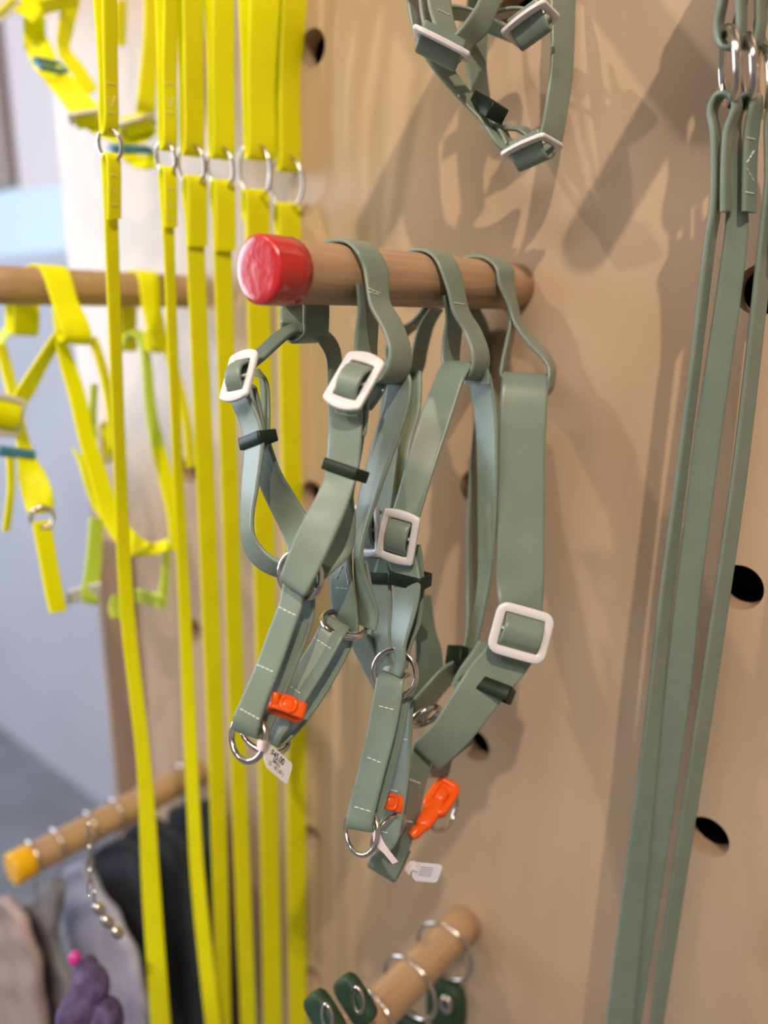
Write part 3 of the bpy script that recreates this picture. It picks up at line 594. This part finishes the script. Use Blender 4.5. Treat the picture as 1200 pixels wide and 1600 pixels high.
for i, (u0, u1, yb, (rx, ry, rw, rh), yl, low, ytail, Wl) in enumerate(YD):
    zr = (.536, .571, .59, .609, .634, .663)[i]; Yk = P(rx, ry, zr).y
    T = thing('yellow_leash', ylab[i], 'leash', P(rx, ry, zr), 'yellow leashes hanging in a row')
    w = Wl*1.02
    xl0, xr0 = u0; xl1, xr1 = u1; dxl = 14 if i < 4 else 18
    up = [S(xl1+1, yb-24, xr1+1, yb-20, None), S(xl1, 120, xr1, 124, None), S(xl0, 0, xr0, 0, None), S(xl0-1, -100, xr0-1, -100, None),
          Wt(over(C5, Yk, 10, .018), ydir(w)), Wt(over(C5, Yk, 90, .018), ydir(w)), Wt(over(C5, Yk, 170, .018), ydir(w)),
          S(xl0-dxl-8, -80, xr0-dxl-8, -80, None), S(xl0-dxl, 0, xr0-dxl, 0, None), S(xl1-dxl*.6, 110, xr1-dxl*.6, 110, None), S(xl1-7, yb-22, xr1-7, yb-18, None), S(xl1-3, yb-3, xr1-4, yb+1, None)]
    a = ribbon('handle_loop', T, w, up, M['yellow'], th=.0022, Y=Yk, n=6, closed=True)
    if i < 2: stitches(a, [(xl1+5, 130, xr1-4, 132, 3), (xl1+6, 150, xl1+12, 168, 3), (xr1-4, 150, xr1-10, 168, 3), (xl1+5, 175, xr1-4, 178, 3)], m=M['ythread'])
    dl = rw
    L, R = low[0][1], low[0][2]
    lo = [S(L+4, ytail, R+2, ytail, None), S(L+4, yl+40, R+2, yl+42, None), S(L+2, yl+8, R+1, yl+10, None), S(L-2, yl-1, R-3, yl+1, None), S(L-6, yl+12, R-7, yl+14, None), S(L-4, yl+45, R-4, yl+46, None)]
    lo += [S(l+(0 if y > 350 else -1), y, r, y, None) for (y, l, r) in low if y > yl+60]
    c_ = ribbon('lead_strap', T, Wl, lo, M['yellow'], th=.0022, Y=Yk, n=6)
    if i < 2: stitches(c_, [(L+8, yl+32, R-4, yl+34, 3), (L+9, yl+50, R-6, yl+62, 4), (L+8, yl+78, R-3, yl+80, 3)], m=M['ythread'])
    ring('ring', T, rx, ry, zr, 3, rh, rw, 1, .0015)
# ------------------------------------------------------------------ sage leashes at the right
def gl(label, zr, rc, up, low, Wd, st_rows=None):
    T = thing('sage_leash', label, 'leash', P(rc[0], rc[1], zr), 'sage leashes at the right edge'); Yk = P(rc[0], rc[1], zr).y
    a, b_ = up
    ribbon('handle_loop', T, Wd, [S(a[0]+6, 70, a[0]+20, 73, None), S(a[0], 40, a[0]+11, 42, None), S(a[0]+8, 0, a[0]+18, 0, None), S(a[0]+14, -60, a[0]+26, -60, None), Wt(over(C6, Yk, 160, .018), ydir(Wd)), Wt(over(C6, Yk, 90, .018), ydir(Wd)), Wt(over(C6, Yk, 20, .018), ydir(Wd)), S(b_+6, -60, b_+18, -60, None), S(b_+2, 0, b_+14, 0, None), S(b_+2, 40, b_+14, 42, None), S(b_-6, 70, b_+8, 73, None)], Y=Yk, closed=True, th=.0028)
    s = ribbon('lead_strap', T, Wd, [S(*v) if len(v) > 4 else S(v[1], v[0], v[2], v[0]+v[3], None) for v in low], Y=Yk, th=.0028)
    ring('ring', T, rc[0], rc[1], zr, rc[2], rc[3], rc[4], 1, .0021)
    if st_rows: stitches(s, st_rows)
gl('sage rubber leash with its strap edge-on, leftmost of the right edge row', .385, (1139, 107, 1, 56, 11), ((1117,), 1150),
   [(330, 1128, 1140, 2), (260, 1129, 1139, 2), (205, 1133, 1144, 2), (165, 1146, 1157, 2), (146, 1134, 1148, 2), (150, 1116, 1130, 2), (175, 1107, 1119, 2), (215, 1113, 1124, 2), (320, 1112, 1124, 2), (400, 1100, 1113, 3), (700, 1063, 1077, 4), (925, 1032, 1050, 5), (1150, 1005, 1030, 6), (1640, 940, 985, 8)], .0145)
gl('flat facing sage rubber leash with stitched end, middle of the right edge row', .392, (1167, 112, 1, 50, 9), ((1148,), 1180),
   [(330, 1160, 1180, 3), (240, 1162, 1182, 3), (195, 1165, 1186, 3), (155, 1174, 1190, 3), (146, 1166, 1182, 3), (160, 1150, 1166, 3), (200, 1140, 1156, 3), (300, 1137, 1166, 4), (400, 1127, 1165, 5), (700, 1083, 1124, 6), (925, 1056, 1094, 7), (1150, 1026, 1069, 8), (1640, 950, 994, 10)], .0145,
   [(1166, 215, 1180, 218), (1178, 235, 1166, 255), (1166, 262, 1178, 285), (1164, 300, 1178, 303)])
gl('sage rubber leash that crosses over the empty peg hole, rightmost of the row', .400, (1192, 128, 1, 48, 10), ((1180,), 1212),
   [(400, 1210, 1228, 3), (240, 1212, 1228, 3), (190, 1216, 1230, 3), (160, 1206, 1222, 3), (190, 1196, 1212, 3), (260, 1196, 1214, 3), (330, 1191, 1212, 3), (700, 1149, 1171, 4), (925, 1117, 1140, 5), (1150, 1083, 1106, 6), (1640, 1009, 1028, 8)], .0145)
# ------------------------------------------------------------------ yellow harnesses at the left
def YH(label, loc, grp='blurred yellow harnesses at the left'): return thing('yellow_harness', label, 'harness', loc, grp)
yel = M['yellow']
A = YH('yellow rubber harness with a white buckle at the left edge of the picture', P(80, 430, .69))
yk = on_peg(C2, 78)
def RR(p, name, W_, sts, m=None, th=.0026): return ribbon(name, p, W_, sts, m or yel, th=th, n=5)
RR(A, 'saddle_strap', .026, [S(22, 470, 62, 470, .72), S(20, 500, 62, 500, .72), S(22, 520, 60, 521, .722), S(10, 515, 52, 520, .73), S(8, 480, 50, 480, .73), Wt(over(C2, yk-.02, 170), ydir(.026)), Wt(over(C2, yk-.005, 120), ydir(.026)), Wt(over(C2, yk, 85), ydir(.026)), Wt(over(C2, yk, 40), ydir(.026)),
   S(82, 475, 122, 470, .665), S(92, 505, 138, 503, .662), S(100, 528, 144, 530, .665), S(90, 532, 134, 536, .675), S(84, 505, 124, 505, .68), S(82, 480, 118, 480, .68)])
RR(A, 'side_strap', .020, [S(100, 520, 92, 545, .68), S(85, 520, 98, 532, .675), S(58, 560, 74, 572, .67), S(33, 598, 54, 612, .665), S(18, 622, 40, 634, .663), S(5, 640, 28, 655, .665)])
RR(A, 'side_strap', .020, [S(86, 530, 104, 535, .68), S(94, 570, 116, 565, .68), S(108, 620, 132, 612, .68), S(124, 690, 147, 680, .68), S(140, 745, 166, 735, .68), S(155, 800, 184, 790, .68), S(175, 840, 205, 825, .68), S(205, 870, 235, 850, .68)])
RR(A, 'side_strap', .018, [S(138, 530, 150, 525, .69), S(152, 570, 164, 565, .69), S(165, 630, 178, 628, .69), S(172, 700, 186, 700, .69)])
RR(A, 'side_strap', .018, [S(142, 600, 152, 600, .72), S(140, 640, 150, 645, .72), S(138, 690, 150, 690, .72)], M['lime'])
RR(A, 'side_strap', .018, [S(30, 512, 20, 500, .73), S(10, 530, -2, 520, .73), S(-10, 560, -24, 550, .73)], M['lime'])
buckle(A, 0, 648, .650, (72, 14), (-16, 58), .0398, 1, yel, bulge=.006, t=.0045)
RR(A, 'side_strap', .020, [S(-8, 540, 8, 535, .72), S(5, 590, 22, 585, .71), S(18, 640, 34, 640, .69), S(26, 690, 46, 690, .68), S(28, 730, 62, 725, .675), S(34, 775, 82, 765, .672), S(48, 805, 82, 800, .672)])
keeper(A, 26, 707, .667, (56, 8), (-1, 14), .034, 1, .016, M['bluek'])
RR(A, 'side_strap', .012, [S(10, 715, 22, 715, .66), S(12, 760, 22, 765, .66), S(8, 800, 18, 805, .66), S(4, 830, 14, 830, .66)])
ring('ring', A, 66, 808, .667, 16, -4, 17, 1, .0018)
RR(A, 'chest_strap', .018, [S(50, 815, 80, 812, .668), S(54, 840, 84, 838, .668), S(62, 880, 90, 878, .668), S(70, 925, 98, 920, .668), S(78, 958, 104, 955, .668)])
B = YH('yellow rubber harness half hidden behind the first two yellow leashes', P(225, 430, .75))
yk = on_peg(C2, 222)
RR(B, 'saddle_strap', .024, [S(188, 480, 214, 480, .77), S(190, 520, 213, 520, .77), S(190, 545, 214, 545, .77), S(182, 540, 204, 542, .778), S(180, 500, 204, 500, .78), Wt(over(C2, yk-.01, 170), ydir(.024)), Wt(over(C2, yk, 120), ydir(.024)), Wt(over(C2, yk, 85), ydir(.024)), Wt(over(C2, yk, 40), ydir(.024)),
   S(222, 480, 252, 478, .74), S(230, 515, 258, 512, .738), S(238, 542, 264, 545, .74), S(228, 546, 256, 548, .75), S(224, 515, 250, 515, .755)])
RR(B, 'side_strap', .018, [S(190, 545, 202, 530, .765), S(198, 522, 214, 515, .76), S(215, 530, 228, 528, .755), S(222, 570, 236, 565, .75), S(227, 640, 244, 640, .75), S(236, 700, 258, 700, .75)], M['lime'])
RR(B, 'side_strap', .018, [S(236, 700, 258, 700, .75), S(248, 750, 270, 745, .75), S(262, 810, 282, 805, .75), S(266, 860, 285, 860, .75)])
RR(B, 'side_strap', .018, [S(255, 545, 268, 540, .75), S(270, 600, 284, 595, .75), S(285, 660, 298, 655, .75), S(292, 730, 305, 730, .75)])
RR(B, 'chest_strap', .020, [S(140, 808, 162, 812, .72), S(137, 850, 160, 855, .72), S(132, 895, 157, 900, .72), S(127, 925, 155, 935, .72), S(128, 940, 152, 945, .725)], M['lime'])
RR(B, 'side_strap', .018, [S(112, 700, 120, 712, .72), S(122, 720, 140, 722, .72), S(140, 780, 160, 790, .72), S(162, 815, 185, 812, .72), S(190, 850, 205, 838, .72), S(225, 868, 232, 850, .72), S(262, 860, 262, 842, .72)])
RR(B, 'chest_strap', .016, [S(255, 850, 266, 850, .74), S(252, 900, 264, 900, .74), S(245, 950, 258, 950, .74)], M['lime'])
RR(B, 'chest_strap', .018, [S(104, 925, 104, 945, .72, 1), S(130, 915, 130, 938, .72, 1), S(158, 910, 158, 930, .72, 1)], M['white'], )
RR(B, 'chest_strap', .018, [S(176, 930, 190, 930, .73), S(170, 950, 190, 955, .73), S(175, 965, 190, 968, .73)], M['lime'])
RR(B, 'chest_strap', .018, [S(212, 920, 212, 940, .73, 1), S(235, 925, 232, 945, .73, 1), S(255, 930, 252, 948, .73, 1)], M['lime'])
ring('ring', B, 222, 858, .715, 14, -8, 8, 1, .0020)
buckle(B, 168, 690, .715, (24, -10), (6, 60), .03, 1, yel, bulge=.003, t=.004)
Cc = YH('yellow rubber harness in the upper left corner with blue keepers', P(110, 0, .72))
RR(Cc, 'side_strap', .024, [S(-20, -20, 0, -34, .70), S(0, 6, 22, -10, .70), S(28, 20, 48, 2, .70), S(52, 36, 68, 14, .70)])
RR(Cc, 'side_strap', .024, [S(30, -30, 62, -40, .72), S(36, 20, 70, 10, .72), S(36, 60, 72, 55, .72), S(44, 88, 80, 70, .72), S(62, 118, 92, 98, .715), S(85, 145, 118, 125, .71), S(108, 175, 145, 155, .71), S(130, 200, 170, 180, .71)])
RR(Cc, 'side_strap', .024, [S(95, -30, 128, -30, .73), S(98, 0, 126, 0, .73), S(90, 50, 112, 55, .73), S(92, 85, 110, 78, .73), S(112, 115, 128, 100, .73), S(135, 150, 152, 138, .73)])
RR(Cc, 'side_strap', .022, [S(60, 0, 60, 24, .71, 1), S(90, -6, 92, 16, .71, 1), S(122, -14, 122, 10, .71, 1)])
RR(Cc, 'side_strap', .024, [S(226, -30, 250, -30, .735), S(224, 60, 248, 60, .735), S(218, 120, 245, 125, .735), S(212, 175, 242, 180, .735)])
RR(Cc, 'side_strap', .024, [S(182, 0, 198, 0, .74), S(180, 60, 196, 62, .74), S(184, 70, 194, 72, .74)])
RR(Cc, 'side_strap', .022, [S(120, 188, 124, 178, .71, 1), S(150, 210, 156, 185, .71, 1), S(190, 225, 192, 198, .71, 1), S(225, 222, 225, 196, .71, 1), S(244, 206, 240, 188, .71, 1)])
RR(Cc, 'chest_strap', .022, [S(185, 240, 186, 225, .71, 1), S(205, 258, 206, 238, .71, 1), S(228, 264, 226, 244, .71, 1), S(250, 258, 244, 238, .71, 1)])
buckle(Cc, 134, 183, .70, (54, -8), (4, 14), .034, 1, yel, bulge=.008, t=.005, Lv=.028)
buckle(Cc, 214, 194, .70, (58, -16), (6, 14), .036, 1, yel, bulge=.008, t=.005, Lv=.028)
buckle(Cc, 8, 12, .69, (36, -34), (14, 14), .034, 1, yel, bulge=.004, t=.004)
keeper(Cc, 84, 108, .705, (42, 9), (-3, 9), .030, 1, .014, M['bluek'])
keeper(Cc, 207, 235, .70, (64, 2), (0, 9), .040, 1, .012, M['bluek'])
# ------------------------------------------------------------------ split rings and dark pouches on the lower peg
def around(name, label, px, rad, cat, dz=0, tilt=0, grp=None, wire=.0018):
    y = on_peg(C4, px); c = Vector((C4.x, y, C4.z+PR+wire-rad))
    t = thing(name, label, cat, c, grp); path = []
    for k in range(40):
        an = 2*math.pi*k/40; path.append(c+Vector((rad*math.cos(an), tilt*rad*math.cos(an), rad*math.sin(an))))
    V, Fs = tube_verts(path, wire, 10, True); obj('ring', V, Fs, M['metal'], t); return t, c
rl = ['nearest steel split ring hung over the lowest peg', 'middle steel split ring hung over the lowest peg', 'steel split ring hung over the lowest peg closest to the board']
for i, px in enumerate((585, 640, 695)):
    t, c = around('split_ring', rl[i], px, .027, 'ring', tilt=.12*(i-1), grp='split rings on the lowest peg')
    # a dark fabric pouch with a small clip hangs from each
    y = c.y; zc = c.z-.027
    V, Fs = blob(Vector((c.x+.004*(i-1), y, zc-.030)), UX, UZ, UY, .020, .030, .010, 3.2); obj('pouch', V, Fs, M['dgreen'], t)
    V, Fs = blob(Vector((c.x+.012, y-.012, zc-.012)), UX, UZ, UY, .006, .009, .004, 2.4); obj('clip', V, Fs, M['metal'], t)
for k, (x, y, z, l) in enumerate(((555, 1562, .53, 'dark green folded pouch beside the lowest peg, the higher one'), (508, 1588, .52, 'dark green folded pouch in the corner left of the lowest peg'))):
    t = thing('fabric_pouch', l, 'pouch', P(x, y, z), 'dark green pouches'); c = P(x, y, z)
    a = (UX*.8-UZ*.6); b_ = UZ*.8+UX*.6
    V, Fs = blob(c, a, b_, UY, .017, .013, .006, 4); obj('pouch', V, Fs, M['dgreen'], t)
    pth = [c+UZ*.010+UX*.016*math.cos(q)*.3+UY*-.006+UX*.008+UZ*.010*math.sin(q) for q in [2*math.pi*j/20 for j in range(20)]]
    V, Fs = tube_verts(pth, .0013, 8, True); obj('ring', V, Fs, M['metal'], t)
# ------------------------------------------------------------------ garments on the ochre-tipped peg
def garment(label, m, px, sts, W_, clipm=None):
    y = on_peg(C3, px); top = Vector((C3.x, y, C3.z+PR+.002))
    t = thing('dog_garment', label, 'clothing', top, 'garments hanging at the lower left')
    ww = []
    for (xa, ya, xb, yb) in sts:
        a_, b_ = PY(xa, ya, y), PY(xb, yb, y); ww.append(Wt((a_+b_)/2, b_-a_))
    ribbon('cloth_panel', t, W_, ww, m, th=.012, n=6, wave=(.0012, .9))
    path = []
    for k in range(15):
        an = math.radians(-20+k*16); path.append(top+Vector((-(PR+.003)*math.cos(an)*1, 0, -(PR+.002)+(PR+.003)*math.sin(an))))
    path = [Vector((C3.x+(PR+.003)*math.cos(a_), y, C3.z+(PR+.003)*math.sin(a_))) for a_ in [math.radians(200-k*15) for k in range(15)]]
    path += [Vector((C3.x, y, C3.z-PR-.010)), Vector((C3.x, y, C3.z-PR-.03))]
    V, Fs = tube_verts(path, .0016, 8); obj('hanger_hook', V, Fs, M['metal'], t)
    return t, y
garment('dark charcoal dog coat hanging at the far end of the ochre tipped peg', M['navy'], 285, [(268, 1262, 330, 1250), (262, 1320, 345, 1310), (262, 1420, 350, 1420), (270, 1520, 355, 1520), (280, 1660, 360, 1660)], .12)
garment('black padded dog coat behind the leftmost yellow leash', M['navy'], 225, [(205, 1290, 245, 1280), (190, 1330, 290, 1320), (195, 1400, 300, 1390), (215, 1480, 310, 1470), (235, 1560, 325, 1560), (245, 1660, 335, 1660)], .13)
garment('dark grey dog coat with a chrome chain on its front', M['navy'], 180, [(165, 1318, 195, 1308), (140, 1350, 225, 1330), (150, 1420, 235, 1400), (175, 1500, 250, 1480), (200, 1580, 262, 1580), (215, 1660, 270, 1660)], .12)
tt, yy = garment('lavender grey dog coat with a curved hem', M['lav'], 140, [(108, 1355, 135, 1345), (98, 1390, 150, 1380), (104, 1440, 180, 1425), (125, 1500, 208, 1480), (148, 1560, 224, 1545), (160, 1660, 236, 1660)], .10)
garment('pale blush dog sweater in the lower left corner', M['blush'], 50, [(-60, 1420, 10, 1400), (-70, 1450, 40, 1440), (-60, 1500, 60, 1500), (-50, 1560, 66, 1560), (-50, 1660, 80, 1660)], .14)
garment('grey dog sweater sleeve leaning below the ochre peg tip', M['grey'], 88, [(84, 1372, 100, 1392), (55, 1400, 92, 1430), (20, 1430, 90, 1480), (40, 1500, 110, 1530), (60, 1580, 120, 1590), (60, 1660, 125, 1660)], .10)
# chain of chrome snaps over the coats
t = thing('chain', 'short chrome chain with rounded links hanging in front of the lavender coat', 'chain', P(140, 1290, .66))
cp = [(138, 1296), (139, 1314), (139, 1332), (140, 1350), (140, 1368), (141, 1386), (147, 1402), (155, 1420), (168, 1440), (183, 1457)]
for i, (x, y) in enumerate(cp):
    c = P(x, y, .600)
    if i < 7:
        pth = [c+_r*(.0022*math.cos(q)*(1 if i % 2 else .5))+_u*(.0062*math.sin(q))+_b*(.0022*math.cos(q)*(0 if i % 2 else .8)) for q in [2*math.pi*k/16 for k in range(16)]]
        V, Fs = tube_verts(pth, .0008, 6, True)
    else: V, Fs = blob(c, (_r-_u).normalized(), (_r+_u).normalized(), _b, .0058, .0042, .004, 2.4)
    obj('link', V, Fs, M['metal'], t)
t = thing('plush_toy', 'purple knitted plush toy with a magenta bead at the lower left', 'toy', P(140, 1560, .62))
for (x, y, r) in ((140, 1545, .022), (120, 1590, .020), (160, 1600, .022), (135, 1515, .014)):
    pass
parts = [blob(P(x, y, z_), _r, _u, _b, r, r*1.2, r, 2.1) for (x, y, z_, r) in ((140, 1545, .63, .016), (122, 1590, .62, .017), (160, 1598, .625, .017), (135, 1515, .64, .010))]
obj('body', *merge(parts), M['purple'], t)
obj('bead', *blob(P(117, 1497, .62), _r, _u, _b, .005, .006, .005, 2.2), M['magenta'], t)
print('objects', len(SC.objects), 'edge', edge)
